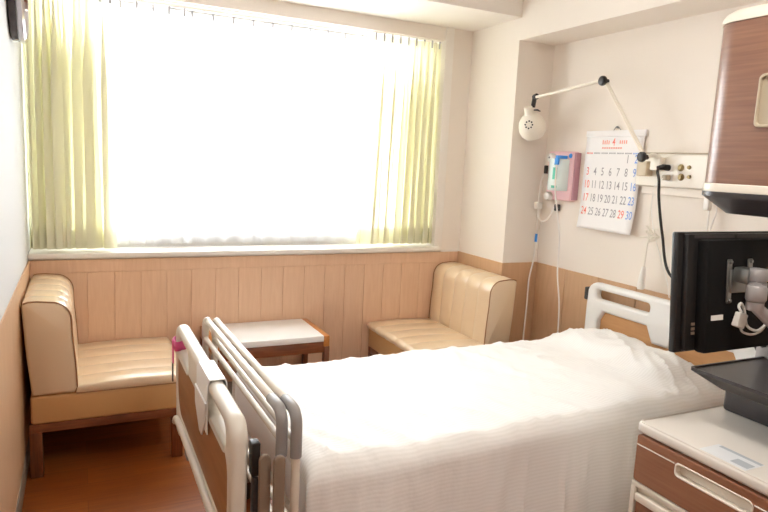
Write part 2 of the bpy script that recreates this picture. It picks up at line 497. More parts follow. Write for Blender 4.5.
obj('track', bx(XL+.01, JR-.005, 3.785, 3.812, 2.236, 2.254, bev=.003), M['sill'], rail)
for x in (-.1, .6, 1.3, 2.0):
    obj('bracket', bx(x-.012, x+.012, 3.70, 3.80, 2.252, 2.302), M['sill'], rail)

# ------------------------------------------------------------------ lounge seats
def make_sofa():
    """built facing +x, back at x=0, width along y (centre 0), 0.66 wide"""
    t = thing('lounge_seat', '', 'seat', (0, 0, 0))
    h = .335
    def stations(n, groove, e=.012):
        st = [(-h, e), (-h+e*.4, e*.3), (-h+e, 0)]
        for k in range(1, n):
            y = -h+2*h*k/n
            st += [(y-.03, -.003), (y-.006, 0), (y, groove), (y+.006, 0), (y+.03, -.003)]
        st += [(h-e, 0), (h-e*.4, e*.3), (h, e)]
        return st
    # backrest profile (x, z), counter-clockwise
    prof = [(.028, .378), (.195, .378), (.205, .40), (.200, .52), (.190, .64)]
    for k in range(9):
        a = k/8*PI/2; prof.append((.110+.078*math.cos(a), .710+.080*math.sin(a)))
    prof += [(.06, .795), (.025, .794), (.006, .787), (.000, .772), (.012, .55)]
    bm = bmesh.new(); loft(bm, prof, stations(5, .0025)); obj('backrest', bm, M['vinyl'], t)
    # piping along the two ends of the backrest
    for s in (-1, 1):
        pts = [(x, s*(h-.004), z) for x, z in prof[1:17]]
        obj('piping', tb(pts, .0035, 6), M['piping'], t)
    # seat cushion
    prof = [(.20, .372), (.655, .372), (.668, .378), (.671, .392)]
    for k in range(1, 6):
        a = k/5*PI/2; prof.append((.641+.030*math.cos(a), .392+.022*math.sin(a)))
    prof += [(.45, .420), (.30, .414), (.20, .408)]
    bm = bmesh.new(); loft(bm, prof, stations(5, .002, .010)); obj('seat', bm, M['vinyl'], t)
    for s in (-1, 1):
        obj('piping', tb([(.20, s*(h-.002), .374), (.66, s*(h-.002), .374)], .003, 6), M['piping'], t)
    # upholstered base box
    obj('base_box', bx(.020, .655, -h+.002, h-.002, .247, .374, bev=.012, seg=3), M['vinyl_shaded'], t)
    bm = bmesh.new()
    for y in (-h+.004, h-.034): box(bm, .012, .652, y, y+.03, .208, .247, .003)
    for x in (.012, .622): box(bm, x, x+.03, -h+.034, h-.034, .208, .247, .003)
    obj('frame', bm, M['dark_wood_x'], t)
    for x in (.012, .602):
        for y in (-h+.004, h-.054):
            obj('leg', bx(x, x+.05, y, y+.05, 0, .209, bev=.003), M['dark_wood'], t)
    return t

def dup(root, name=None):
    r = root.copy(); C.objects.link(r)
    for ch in list(root.children):
        c = ch.copy(); C.objects.link(c); c.parent = r
        for g in ch.children:
            d = g.copy(); C.objects.link(d); d.parent = c
    return r

sofa = make_sofa()
sofa.location = (-.236, 3.305, 0)
tag(sofa, 'cream vinyl armless lounge seat against the white left wall', 'seat', 'cream lounge seats under the window')
s2 = dup(sofa); s2.location = (2.335, 3.305, 0); s2.rotation_euler = (0, 0, PI)
tag(s2, 'cream vinyl armless lounge seat backed against the column, beyond the bed', 'seat', 'cream lounge seats under the window')

# ------------------------------------------------------------------ side table
t = thing('side_table', 'low wooden side table with a white laminate top below the window', 'table', (.93, 3.43, 0))
X0, X1, Y0, Y1 = .605, 1.255, 3.235, 3.635
obj('tabletop', bx(X0+.036, X1-.036, Y0-.006, Y1, .432, .466, bev=.003), M['laminate'], t)
for x in (X0, X1-.035):
    obj('side_rail', bx(x, x+.035, Y0, Y1, .40, .463, bev=.003), M['amber_wood'], t)
obj('apron', bx(X0+.028, X1-.028, Y0+.006, Y0+.026, .365, .4315, bev=.002), M['dark_wood_x'], t)
obj('apron', bx(X0+.028, X1-.028, Y1-.03, Y1-.01, .365, .4315, bev=.002), M['dark_wood_x'], t)
for x in (X0, X1-.028):
    for y in (Y0, Y1-.036):
        obj('leg', bx(x-.001, x+.029, y, y+.036, 0, .4005, bev=.002), M['dark_wood'], t)

# ------------------------------------------------------------------ hospital bed
BY0, BY1 = 1.552, 2.615
BC = (BY0+BY1)/2
bed = thing('hospital_bed', 'adjustable hospital bed with cream end boards and wood panels', 'bed', (1.45, BC, 0))
fb_x = .362
def board_outline(y0, y1, z0, z1, arch):
    o = [(y0+.10, z0+arch)]
    n = 10
    o = []
    # bottom edge, arched up between the two corner feet
    o += [(y0+.012, z0), (y0+.07, z0)]
    for k in range(n+1):
        s = k/n; o.append((y0+.09+(y1-y0-.18)*s, z0+arch*min(1, math.sin(PI*s)*2.2)))
    o += [(y1-.07, z0), (y1-.012, z0)]
    for k in range(7):
        a = k/6*PI/2; o.append((y1-.065+.065*math.cos(a), z1-.065+.065*math.sin(a)))
    for k in range(7):
        a = PI/2+k/6*PI/2; o.append((y0+.065+.065*math.cos(a), z1-.065+.065*math.sin(a)))
    return o
slots = [rr(BY0+.075, BY0+.335, .660, .722, .030), rr(BY1-.335, BY1-.075, .660, .722, .030)]
pan = rr(BY0+.055, BY1-.055, .415, .640, (.10, .10, .05, .05))
fb = plate('footboard', board_outline(BY0, BY1, .30, .765, .08), slots+[pan], .050, .020, frame_mtx(fb_x), M['bed_plastic'], bed, seg=4)
plate('wood_panel', rr(BY0+.05, BY1-.05, .41, .645, (.10, .10, .05, .05)), [], .016, .003, frame_mtx(fb_x-.012), M['bed_panel'], fb)
# raised lip running under the panel
lip = [(fb_x-.030, BY0+.03, .40)]
lip = [(fb_x-.028, BY0+.02, .36), (fb_x-.030, BY0+.12, .385), (fb_x-.030, BC, .395), (fb_x-.030, BY1-.12, .385), (fb_x-.028, BY1-.02, .345)]
obj('lower_lip', tb(lip, .014, 10, 8), M['bed_plastic'], fb)
for y in (BY0+.18, BY1-.18):
    obj('mount_bracket', bx(fb_x-.01, fb_x+.05, y-.03, y+.03, .25, .36, bev=.006), M['grey_cap'], fb)
# headboard
hx = 2.555
HB0, HB1 = 1.585, 2.605
holes = [rr(HB1-.43, HB1-.07, .765, .815, .02), rr(HB0+.07, HB0+.43, .765, .815, .02),
         [(HB0+.10, .30), (HB1-.10, .30), (HB1-.10, .65), (HB1-.13, .70), (HB1-.42, .70), (HB1-.46, .62), (HB0+.46, .62), (HB0+.42, .70), (HB0+.13, .70), (HB0+.10, .65)]]
hb = plate('headboard', rr(HB0, HB1, .26, .852, (.02, .02, .07, .07)), holes, .05, .018, frame_mtx(hx), M['bed_white'], bed, seg=4)
plate('wood_panel', rr(HB0+.09, HB1-.09, .28, .71, .03), [], .012, .003, frame_mtx(hx+.006), M['head_panel'], hb)
for y in (HB0, HB1):
    obj('corner_bumper', bx(hx-.03, hx+.025, y-.012, y+.012, .745, .815, bev=.006), M['rubber'], hb)
# frame, mattress base, legs with casters
bm = bmesh.new()
for y in (BC-.42, BC+.38): box(bm, fb_x+.02, hx-.02, y, y+.04, .26, .34, .004)
for x in (.62, 1.4, 2.3): box(bm, x, x+.05, BC-.38, BC+.38, .27, .33, .004)
obj('bed_frame', bm, M['tube'], bed)
obj('mattress_platform', bx(.56, 2.50, BC-.46, BC+.46, .341, .38, bev=.006), M['bed_plastic'], bed)
obj('mattress', bx(.56, 2.50, BC-.45, BC+.45, .38, .545, bev=.03, seg=4), M['paper'], bed)
for x in (.60, 2.36):
    for y in (BC-.40, BC+.40):
        lg = obj('leg', bx(x-.022, x+.022, y-.022, y+.022, .10, .262, bev=.004), M['tube'], bed)
        cs = bmesh.new(); lathe(cs, [(0, -.016), (.05, -.016), (.055, -.008), (.055, .008), (.05, .016), (0, .016)], (x, y, .0555), (0, 1, 0), 24)
        obj('caster', cs, M['rubber'], lg)
        obj('caster_fork', bx(x-.03, x+.03, y-.024, y+.024, .085, .112, bev=.004), M['grey_cap'], lg)

# bed cover -------------------------------------------------------
def cover():
    bm = bmesh.new(); uvl = bm.loops.layers.uv.new('UVMap')
    x0, x1 = .556, 2.515
    nx, ns = 130, 96
    yn, yf = 1.612, 2.528          # near and far side of the mattress
    R = .048
    Ln, top_w, Lf = .47, yf-yn, .26
    tot = Ln+top_w+Lf
    def path(s):
        # s: distance from the near hem, up over the bed, down the far side -> y, z, how much on top, hang distance
        q = R*PI/2
        if s < Ln-q/2:
            return yn-R*.0, .575-R-(Ln-q/2-s), 0
        if s < Ln+q/2:
            a = (s-Ln+q/2)/R
            return yn+R-R*math.cos(a), .575-R+R*math.sin(a), a/(PI/2)
        if s < Ln+top_w-q/2-2*R+q:
            return yn+R+(s-Ln-q/2), .575, 1
        b = Ln+top_w-q/2-2*R+q
        if s < b+q:
            a = (s-b)/R
            return yf-R+R*math.sin(a), .575-R+R*math.cos(a), 1-a/(PI/2)
        return yf, .575-R-(s-b-q), 0
    G = []
    for i in range(nx+1):
        x = x0+(x1-x0)*i/nx; col = []
        fx = (x-x0)/(x1-x0)
        for j in range(ns+1):
            s = tot*j/ns
            y, z, tt = path(s)
            yr = (y-BC)
            if tt > 0:
                # pillow under the cover and soft swell of the quilt
                px = math.exp(-((x-2.33)/.17)**4); py = 1/(1+math.exp((abs(yr)-.36)/.035))
                z += tt*(.075*px*py + .012*math.sin(PI*min(1, max(0, (y-yn)/(yf-yn))))
                         + .010*math.exp(-((x-.60)/.15)**2))
                w = noise.noise(Vector((x*2.2, y*2.6, 1.3)))*.010
                # drawn creases running slantwise over the top
                c = noise.noise(Vector((x*7+y*4, (y-x*.45)*1.6, 4.2))); w += .010*max(0, 1-abs(c)*5)
                c = noise.noise(Vector((x*12-y*5, (y+x*.3)*2.4, 9.1))); w += .008*max(0, 1-abs(c)*5)*(.5+px)
                c = noise.noise(Vector((x*16, y*14, 2.1))); w += .006*c*(px*.9+.15)
                z += w*tt
                if x > 2.38: z -= (x-2.38)*.35*tt*(.6+.4*py)
            # hanging sides: folds that widen downwards
            hang = 1-tt
            if hang > 0:
                side = -1 if s < tot/2 else 1
                dep = max(0, .575-z)
                f = noise.noise(Vector((x*4.2+side*9+dep*.6, dep*1.1, 3.7)))
                g = noise.noise(Vector((x*11+dep*.8, dep*1.2+side*4, 8.8)))
                y += side*(.006+dep*.10+(.030*f+.012*max(0, 1-abs(g)*4))*min(1, dep*5))*hang
            y += (fx-.5)*.07*min(1, max(0, (BC-y)/.40))
            # foot and head ends turn down
            e = min(1, (x-x0)/.05)
            if e < 1 and tt > 0: z -= tt*(1-math.sqrt(max(0, 1-(1-e)**2)))*.06
            e = min(1, (x1-x)/.05)
            if e < 1 and tt > 0: z -= tt*(1-math.sqrt(max(0, 1-(1-e)**2)))*.05
            col.append((bm.verts.new((x, y, z)), (x, s)))
        G.append(col)
    for i in range(nx):
        for j in range(ns):
            q = (G[i][j], G[i+1][j], G[i+1][j+1], G[i][j+1])
            f = bm.faces.new([a[0] for a in q])
            for l, a in zip(f.loops, q): l[uvl].uv = a[1]
    # foot end: cloth falls over the edge of the mattress
    return bm
o = obj('bed_cover', cover(), M['linen'])
sm = o.modifiers.new('thickness', 'SOLIDIFY'); sm.thickness = .006; sm.offset = -1
top(o, 'white striped cotton cover spread over the bed and its pillow', 'bedding')

# side rails parked at the foot of the bed --------------------------------
def make_rail():
    """loop of enamelled tube, local coordinates about its centre line x=0"""
    t = thing('bed_rail', '', 'bed rail')
    y0, y1, zt, zm, zb = -.505, .520, .783, .700, .30
    r = .0125
    pts = [(0, y0, .42), (0, y0, zt-.035), (0, y0+.010, zt-.010), (0, y0+.035, zt), (0, y1-.035, zt), (0, y1-.010, zt-.010), (0, y1, zt-.035), (0, y1, .42)]
    obj('tube_loop', tb(pts, r, 12), M['tube'], t, )
    obj('middle_tube', tb([(0, y0+.004, zm), (0, y1-.004, zm)], .010, 10), M['tube'], t)
    obj('lower_tube', tb([(0, y0+.004, .45), (0, y1-.004, .45)], .010, 10), M['tube'], t)
    cap = [(0, y0, zt-.125), (0, y0, zt-.035), (0, y0+.011, zt-.011), (0, y0+.035, zt), (0, y0+.10, zt)]
    obj('grip_cap', tb(cap, .0160, 12, 4), M['grey_cap'], t)
    cap = [(0, y1, zt-.07), (0, y1, zt-.035), (0, y1-.011, zt-.011), (0, y1-.035, zt), (0, y1-.05, zt)]
    obj('end_collar', tb(cap, .0145, 12, 4), M['tube'], t)
    # flat latch plate near the lower end
    plate('latch_plate', rr(-.062, -.030, .20, .672, .016), [], .014, .005, frame_mtx(0, y0-.004, 0, (1, 0, 0), (0, 0, 1), (0, -1, 0)), M['taupe'], t)
    for y in (y0+.0375, y1-.05):
        obj('foot_post', tb([(0, y, .20), (0, y, .455)], .011, 10), M['tube'], t)
    return t
ra = make_rail(); ra.location = (.460, 2.045, 0); ra.rotation_euler = (0, 0, .020)
tag(ra, 'bed rail parked against the footboard, the one nearer the board', 'bed rail', 'side rails parked at the foot of the bed')
rb = dup(ra); rb.location = (.494, 2.025, 0)
tag(rb, 'bed rail parked at the foot, the one nearer the white cover', 'bed rail', 'side rails parked at the foot of the bed')
# black latch handle between board and rails
o = obj('rail_latch', bx(fb_x+.036, fb_x+.052, BY0-.002, BY0+.03, .20, .60, bev=.005), M['charcoal'], bed)
obj('rail_catch', bx(fb_x+.030, fb_x+.054, BY0-.006, BY0+.03, .605, .70, bev=.005), M['black'], bed)

# card holder over the top of the footboard
t = thing('card_holder', 'translucent white card holder hooked over the top of the footboard', 'card holder', (fb_x-.04, 1.95, .64))
y0, y1 = 1.86, 2.05
prof = [(fb_x-.0275, .60), (fb_x-.0275, .755), (fb_x-.022, .770), (fb_x+.022, .770), (fb_x+.0275, .757), (fb_x+.0275, .72),
        (fb_x+.0305, .72), (fb_x+.0305, .759), (fb_x+.024, .7735), (fb_x-.024, .7735), (fb_x-.0310, .757), (fb_x-.0310, .60)]
bm = bmesh.new(); prism(bm, prof, y0, y1); obj('hook_sheet', bm, M['bed_white'], t)
plate('card_pocket', [(y0+.06, .575), (y0+.10, .575), (y1-.01, .64), (y1, .70), (y0, .70), (y0+.01, .64)], [], .006, .002, frame_mtx(fb_x-.0345), M['bed_white'], t)
# pink strap round the far slot
t = thing('wrist_strap', 'pink strap with a black end tied to the far corner of the footboard', 'strap', (fb_x-.03, 2.56, .60))
ys = BY1-.004
loop = rr(fb_x-.031, fb_x+.031, BY1-.080, BY1+.006, .014, 4)
bm = bmesh.new()
A = [bm.verts.new((x, y, .714-(fb_x+.03-x)*.25)) for x, y in loop]; B = [bm.verts.new((x, y, .676-(fb_x+.03-x)*.25)) for x, y in loop]
for k in range(len(loop)): bm.faces.new((A[k], A[(k+1) % len(loop)], B[(k+1) % len(loop)], B[k]))
o = obj('band', bm, M['hot_pink'], t); sm = o.modifiers.new('t', 'SOLIDIFY'); sm.thickness = .004; sm.offset = 1
obj('tail', bx(fb_x-.038, fb_x-.033, ys-.022, ys+.010, .595, .69, bev=.002), M['hot_pink'], t)
obj('tail_end', bx(fb_x-.039, fb_x-.034, ys-.014, ys+.006, .515, .596, bev=.002), M['black'], t)

# ------------------------------------------------------------------ bedside locker
LX0, LX1, LY0, LY1, LZ = 1.60, 2.20, .805, 1.372, .666
lk = thing('bedside_locker', 'wood fronted bedside locker with a cream top beside the bed', 'cabinet', (1.9, 1.09, 0))
obj('carcass', bx(LX0+.016, LX1, LY0+.012, LY1-.012, .07, LZ-.035, bev=.006), M['cabinet_trim'], lk)
o = plate('locker_top', rr(LX0-.004, LX1, LY0, LY1, .022), [], .034, .010, frame_mtx(0, 0, LZ-.017, (1, 0, 0), (0, 1, 0), (0, 0, 1)), M['locker_top'], lk)
# raised lip round the top
bm = bmesh.new()
lipo = rr(LX0+.004, LX1-.008, LY0+.008, LY1-.008, .018)
tube(bm, [(x, y, LZ) for x, y in lipo]+[(lipo[0][0], lipo[0][1], LZ)], .0035, 6)
obj('top_lip', bm, M['locker_top'], o)
# upper drawer front with a recessed grip
hy0, hy1 = .968, 1.212
dz0, dz1 = .470, .626
dr = plate('drawer', rr(LY0+.012, LY1-.010, dz0, dz1, .010), [rr(hy0, hy1, .556, .597, .014)], .020, .003, frame_mtx(LX0+.008), M['locker_wood'], lk)
plate('grip_recess', rr(hy0-.003, hy1+.003, .553, .600, .016), [rr(hy0+.004, hy1-.004, .560, .593, .012)], .024, .003, frame_mtx(LX0+.008), M['cabinet_trim'], dr)
obj('grip_back', bx(LX0+.030, LX0+.034, hy0, hy1, .55, .603), M['recess'], dr)
bm = bmesh.new()
for a, b in ((LY0+.012, hy0-.004), (hy1+.004, LY1-.011)): box(bm, LX0-.003, LX0+.002, a, b, .590, .5945, .001, 1)
obj('trim_strip', bm, M['cabinet_trim'], dr)
# frame between drawers and the lower drawer, standing slightly proud
obj('front_frame', bx(LX0+.000, LX0+.018, LY0+.008, LY1-.004, .448, .468, bev=.004), M['cabinet_trim'], lk)
d2 = obj('drawer', bx(LX0+.004, LX0+.020, LY0+.014, LY1-.026, .10, .405, bev=.004), M['locker_wood'], lk)
obj('grip_ledge', bx(LX0-.006, LX0+.020, LY0+.014, LY1-.026, .405, .432, bev=.006), M['cabinet_trim'], d2)
obj('side_post', bx(LX0-.002, LX0+.018, LY1-.022, LY1-.004, .07, .452, bev=.005), M['cabinet_trim'], lk)
for x in (LX0+.06, LX1-.06):
    for y in (LY0+.06, LY1-.06):
        bm = bmesh.new(); lathe(bm, [(0, -.012), (.026, -.012), (.03, -.006), (.03, .006), (.026, .012), (0, .012)], (x, y, .0305), (0, 1, 0), 20)
        box(bm, x-.012, x+.012, y-.016, y+.016, .055, .075)
        obj('caster', bm, M['rubber'], lk)
# printed sticker on the top
st = obj('sticker', bx(1.612, 1.695, 1.010, 1.152, LZ+.0002, LZ+.0012), M['sticker'], lk, smooth=False)
bm = bmesh.new(); box(bm, 1.680, 1.694, 1.012, 1.140, LZ+.0013, LZ+.0016); box(bm, 1.625, 1.660, 1.014, 1.065, LZ+.0013, LZ+.0016)
obj('sticker_print', bm, M['sticker_print'], st, smooth=False)
# tray on a plinth
obj('tray_plinth', bx(1.965, 2.17, .87, 1.342, LZ, .80, bev=.012, seg=3), M['charcoal'], lk)
TX0, TX1, TY0, TY1, TZ = 1.757, 2.18, .83, 1.327, .845
bm = bmesh.new()
topo = rr(TX0, TX1, TY0, TY1, .012, 4); boto = rr(TX0+.030, TX1-.01, TY0+.06, TY1-.075, .03, 4)
A = [bm.verts.new((x, y, TZ)) for x, y in topo]; A1 = [bm.verts.new((x, y, TZ-.010)) for x, y in topo]; B = [bm.verts.new((x, y, TZ-.046)) for x, y in boto]
n = len(A)
ins = rr(TX0+.007, TX1-.007, TY0+.007, TY1-.007, .010, 4)
I0 = [bm.verts.new((x, y, TZ)) for x, y in ins]; I1 = [bm.verts.new((x, y, TZ-.005)) for x, y in ins]
for P, Q in ((B, A1), (A1, A), (A, I0), (I0, I1)):
    for k in range(n): bm.faces.new((P[k], P[(k+1) % n], Q[(k+1) % n], Q[k]))
bm.faces.new(B[::-1]); f = bm.faces.new(I1); f.material_index = 1
obj('tray', bm, [M['charcoal'], M['tray_top_sheen']], lk)
# posts that carry the upper cabinet
for y in (LY0+.035, LY1-.045):
    p = obj('post', bx(2.125, 2.165, y-.03, y+.03, LZ, 1.432, bev=.008), M['grey_metal'], lk)
    obj('post_knob', lt([(0, 0), (.009, 0), (.009, .012), (0, .012)], (2.125, y, .885), (-1, 0, 0), 12), M['black'], p)

# upper cabinet -------------------------------------------------------
CX0, CX1, CY0, CY1 = 1.70, 2.19, .80, 1.352
cb = thing('overhead_cabinet', 'wood fronted cabinet with rounded corners above the television', 'cabinet', (1.95, 1.065, 1.35))
flat = lambda z: frame_mtx(0, 0, z, (1, 0, 0), (0, 1, 0), (0, 0, 1))
rad = (.05, .02, .02, .075)
body = plate('body', rr(CX0, CX1, CY0, CY1, (.085, .02, .02, .085), 12), [], .462, .002, flat(1.4325+.231), M['cabinet_wood'], cb)
# rounded top cap
bm = bmesh.new()
rings = []
for z, ins in ((1.8945, -.003), (1.908, -.003), (1.922, .005), (1.931, .018), (1.936, .040)):
    rings.append([bm.verts.new((x, y, z)) for x, y in rr(CX0+ins, CX1-ins, CY0+ins, CY1-ins, max(.015, .085-ins*.5), 12)])
n = len(rings[0])
for P, Q in zip(rings, rings[1:]):
    for k in range(n): bm.faces.new((P[k], P[(k+1) % n], Q[(k+1) % n], Q[k]))
bm.faces.new(rings[0][::-1]); bm.faces.new(rings[-1])
obj('top_cap', bm, M['cabinet_trim'], cb)
plate('bottom_band', rr(CX0-.003, CX1, CY0-.003, CY1+.003, (.085, .02, .02, .085), 12), [], .026, .004, flat(1.4205), M['cabinet_trim'], cb)
bm = bmesh.new(); rings = []
for z, ins in ((1.409, -.004), (1.396, -.004), (1.390, .004), (1.352, .058), (1.346, .066)):
    rings.append([bm.verts.new((x, y, z)) for x, y in rr(CX0+ins*.55, CX1-ins*.3, CY0+ins, CY1-ins, max(.02, .085-ins*.3), 12)])
n = len(rings[0])
for P, Q in zip(rings, rings[1:]):
    for k in range(n): bm.faces.new((P[k], P[(k+1) % n], Q[(k+1) % n], Q[k]))
bm.faces.new(rings[0][::-1]); bm.faces.new(rings[-1])
obj('under_tray', bm, M['charcoal'], cb)
# door seam and recessed grip
obj('door_seam', bx(CX0-.0006, CX0+.004, 1.1125, 1.1155, 1.436, 1.89), M['groove'], cb, smooth=False)
o = plate('door_grip', rr(1.075, 1.173, 1.592, 1.738, .016), [rr(1.082, 1.166, 1.600, 1.730, .012)], .016, .003, frame_mtx(CX0-.002), M['recess'], cb)
obj('grip_back', bx(CX0-.0015, CX0+.001, 1.079, 1.169, 1.597, 1.733), M['recess'], o, smooth=False)

# ------------------------------------------------------------------ television on its arm
tv = thing('television', 'black flat television seen from behind, facing the bed', 'television', (1.80, 1.29, .93))
TILT = -.095
bez = [(1.562, .945), (2.055, .945)]
bm = bmesh.new(); box(bm, 1.555, 2.055, 1.268, 1.292, .930, 1.288, .005, 2)
b = obj('bezel', bm, M['tv_frame'], tv)
obj('screen', bx(1.578, 2.032, 1.2915, 1.2935, .955, 1.265), M['screen'], b, smooth=False)
bm = bmesh.new(); box(bm, 1.575, 2.035, 1.250, 1.269, .938, 1.282, .004, 2)
obj('back_shell', bm, M['tv_frame'], tv)
hs = obj('housing', bx(1.612, 2.000, 1.212, 1.252, .932, 1.266, bev=.010, seg=2), M['tv_black'], tv)
for a, b_ in ((1.60, 1.775), (1.785, 1.96)):
    obj('vent_grille', bx(a, b_, 1.2485, 1.2515, 1.269, 1.278), M['charcoal'], hs, smooth=False)
obj('label_plate', bx(1.633, 1.683, 1.2095, 1.2125, 1.030, 1.045), M['white_plastic'], hs, smooth=False)
bm = bmesh.new()
for z in (.985, .998, 1.012): box(bm, 1.598, 1.612, 1.2475, 1.2505, z, z+.008)
obj('jack', bm, M['taupe'], tv, smooth=False)

tv.location.x = 1.815; tv.location.y = 1.262; tv.rotation_euler.x = TILT
arm = thing('monitor_arm', 'light grey jointed arm bolted to the back of the television', 'monitor arm', (1.95, 1.15, .99))
ay = 1.203
tm = Matrix.Translation((0, ay, 1.150)) @ Matrix.Rotation(TILT, 4, 'X') @ Matrix.Translation((0, -ay, -1.150))
pl = bmesh.new()
for x in (1.730, 1.822): box(pl, x-.011, x+.011, ay-.006, ay, 1.085, 1.215, .004)
box(pl, 1.730, 1.822, ay-.010, ay-.004, 1.115, 1.185, .003)
pl.transform(tm)
obj('mount_plate', pl, M['steel'], arm)
for x in (1.730, 1.822):
    for z in (1.093, 1.207):
        bm = lt([(0, 0), (.006, 0), (.005, .005), (0, .006)], (x, ay-.006, z), (0, -1, 0), 10); bm.transform(tm)
        obj('mount_bolt', bm, M['steel'], arm)
obj('tilt_block', bx(1.735, 1.778, ay-.055, ay-.007, 1.150, 1.195, bev=.006), M['steel'], arm)
S1 = (1.768, 1.140); S2 = (1.722, 1.108)
bm = bmesh.new()
lathe(bm, [(0, 1.160), (.024, 1.160), (.027, 1.165), (.027, 1.190), (.023, 1.197), (0, 1.199)], (*S1, 0), (0, 0, 1), 24)
obj('swivel_head', bm, M['grey_metal'], arm)
bm = bmesh.new()
tube(bm, [(*S1, 1.144), (*S2, 1.140)], .018, 14)
lathe(bm, [(0, 1.112), (.024, 1.112), (.027, 1.117), (.027, 1.150), (.023, 1.156), (0, 1.158)], (*S2, 0), (0, 0, 1), 24)
lathe(bm, [(0, 1.128), (.024, 1.128), (.026, 1.132), (.026, 1.158), (0, 1.160)], (*S1, 0), (0, 0, 1), 24)
obj('knuckle', bm, M['grey_metal'], arm)
bm = bmesh.new()
lathe(bm, [(0, 1.085), (.021, 1.085), (.023, 1.09), (.023, 1.110), (0, 1.112)], (*S2, 0), (0, 0, 1), 24)
tube(bm, [(S2[0]-.004, S2[1], 1.100), (1.745, 1.102, 1.080), (1.88, 1.06, .965)], [.016, .017, .018], 14)
obj('lower_link', bm, M['grey_metal'], arm)
bm = bmesh.new()
lathe(bm, [(0, .92), (.028, .92), (.031, .926), (.031, .985), (0, .99)], (1.89, 1.057, 0), (0, 0, 1), 24)
tube(bm, [(1.89, 1.057, .945), (2.145, 1.0, .945)], .020, 14)
obj('elbow', bm, M['grey_metal'], arm)
obj('arm_base', tb([(2.145, 1.0, .842), (2.145, 1.0, .985)], .024, 14), M['grey_metal'], arm)
arm.location.x -= .015
# white cable adapter hanging behind the set
ca = thing('cable_adapter', 'white cable adapter looped on the back of the television', 'adapter', (1.69, 1.19, 1.00))
bm = bx(-.019, .019, -.010, .010, -.022, .022, bev=.004); bm.transform(Matrix.Translation((1.735, 1.165, 1.040)) @ Matrix.Rotation(.3, 4, 'Y'))
obj('adapter_body', bm, M['white_plastic'], ca)
obj('cable', tb([(1.740, 1.165, 1.062), (1.738, 1.175, 1.078), (1.752, 1.178, 1.086), (1.768, 1.175, 1.06), (1.772, 1.165, 1.02), (1.80, 1.15, 1.008), (1.83, 1.145, 1.03), (1.84, 1.14, 1.06)], .004, 8, 6), M['white_plastic'], ca)
obj('cable', tb([(1.742, 1.165, 1.018), (1.755, 1.165, 1.003), (1.785, 1.158, .995), (1.815, 1.15, 1.005), (1.835, 1.145, 1.035)], .0035, 8, 6), M['white_plastic'], ca)

# ------------------------------------------------------------------ things on the wall behind the bed head
# outlet panel
op = thing('outlet_panel', 'cream outlet panel on the wall above the bed head', 'outlet panel', (W2, 2.0, 1.385))
obj('panel_body', bx(W2-.035, W2, 1.55, 2.392, 1.392, 1.552, bev=.008, seg=3), M['cream_plastic'], op)
obj('lower_channel', bx(W2-.018, W2, 1.50, 2.36, 1.352, 1.391, bev=.004), M['wallpaper'], op)
obj('edge_strip', bx(W2-.026, W2, 1.55, 2.38, 1.5525, 1.560, bev=.002), M['recess'], op)
for y, z in ((2.122, 1.488), (2.116, 1.444)):
    s = obj('socket', lt([(0, 0), (.017, 0), (.017, .004), (.010, .006), (.009, .012), (0, .012)], (W2-.035, y, z), (-1, 0, 0), 16), M['socket'], op)
    obj('socket', lt([(0, 0), (.010, 0), (.008, .008), (0, .009)], (W2-.035, y-.045, z+.003), (-1, 0, 0), 12), M['socket'], op)
for y, z in ((2.19, 1.486), (2.185, 1.438)):
    obj('socket_plate', bx(W2-.038, W2-.034, y-.022, y+.022, z-.018, z+.018, bev=.002), M['white_plastic'], op)
# adapter
o = obj('power_adapter', bx(W2-.085, W2-.035, 2.285, 2.345, 1.440, 1.515, bev=.006), M['beige_plug'])
top(o, 'beige power adapter plugged into the outlet panel below the lamp bracket', 'adapter')
# black plug and cord
t = thing('power_cable', 'black power cord dropping from the outlet panel behind the television', 'cord', (W2-.06, 2.19, 1.0))
obj('plug', tb([(W2-.038, 2.19, 1.486), (W2-.075, 2.195, 1.488), (W2-.095, 2.21, 1.482)], [.015, .014, .009], 12), M['black'], t)
obj('cord', tb([(W2-.090, 2.206, 1.483), (W2-.110, 2.190, 1.462), (W2-.115, 2.172, 1.42), (W2-.115, 2.160, 1.33), (W2-.115, 2.118, 1.168), (W2-.118, 2.050, .99), (W2-.14, 1.85, .93), (2.36, 1.50, .80), (2.32, 1.42, .50), (2.30, 1.40, .12)], .0065, 8, 8), M['black'], t)
# pale plug below it with thin cord to the call button cord
t = thing('plug_lead', 'pale plug with a thin white lead below the black plug', 'plug', (W2-.05, 2.19, 1.2))
obj('plug', bx(W2-.070, W2-.037, 2.17, 2.20, 1.425, 1.452, bev=.006), M['recess'], t)
obj('lead', tb([(W2-.068, 2.19, 1.435), (W2-.085, 2.215, 1.40), (W2-.075, 2.235, 1.30), (W2-.06, 2.22, 1.18), (W2-.05, 2.17, 1.05), (W2-.05, 2.12, .95), (W2-.04, 2.10, .86)], .0022, 6, 8), M['white_plastic'], t)
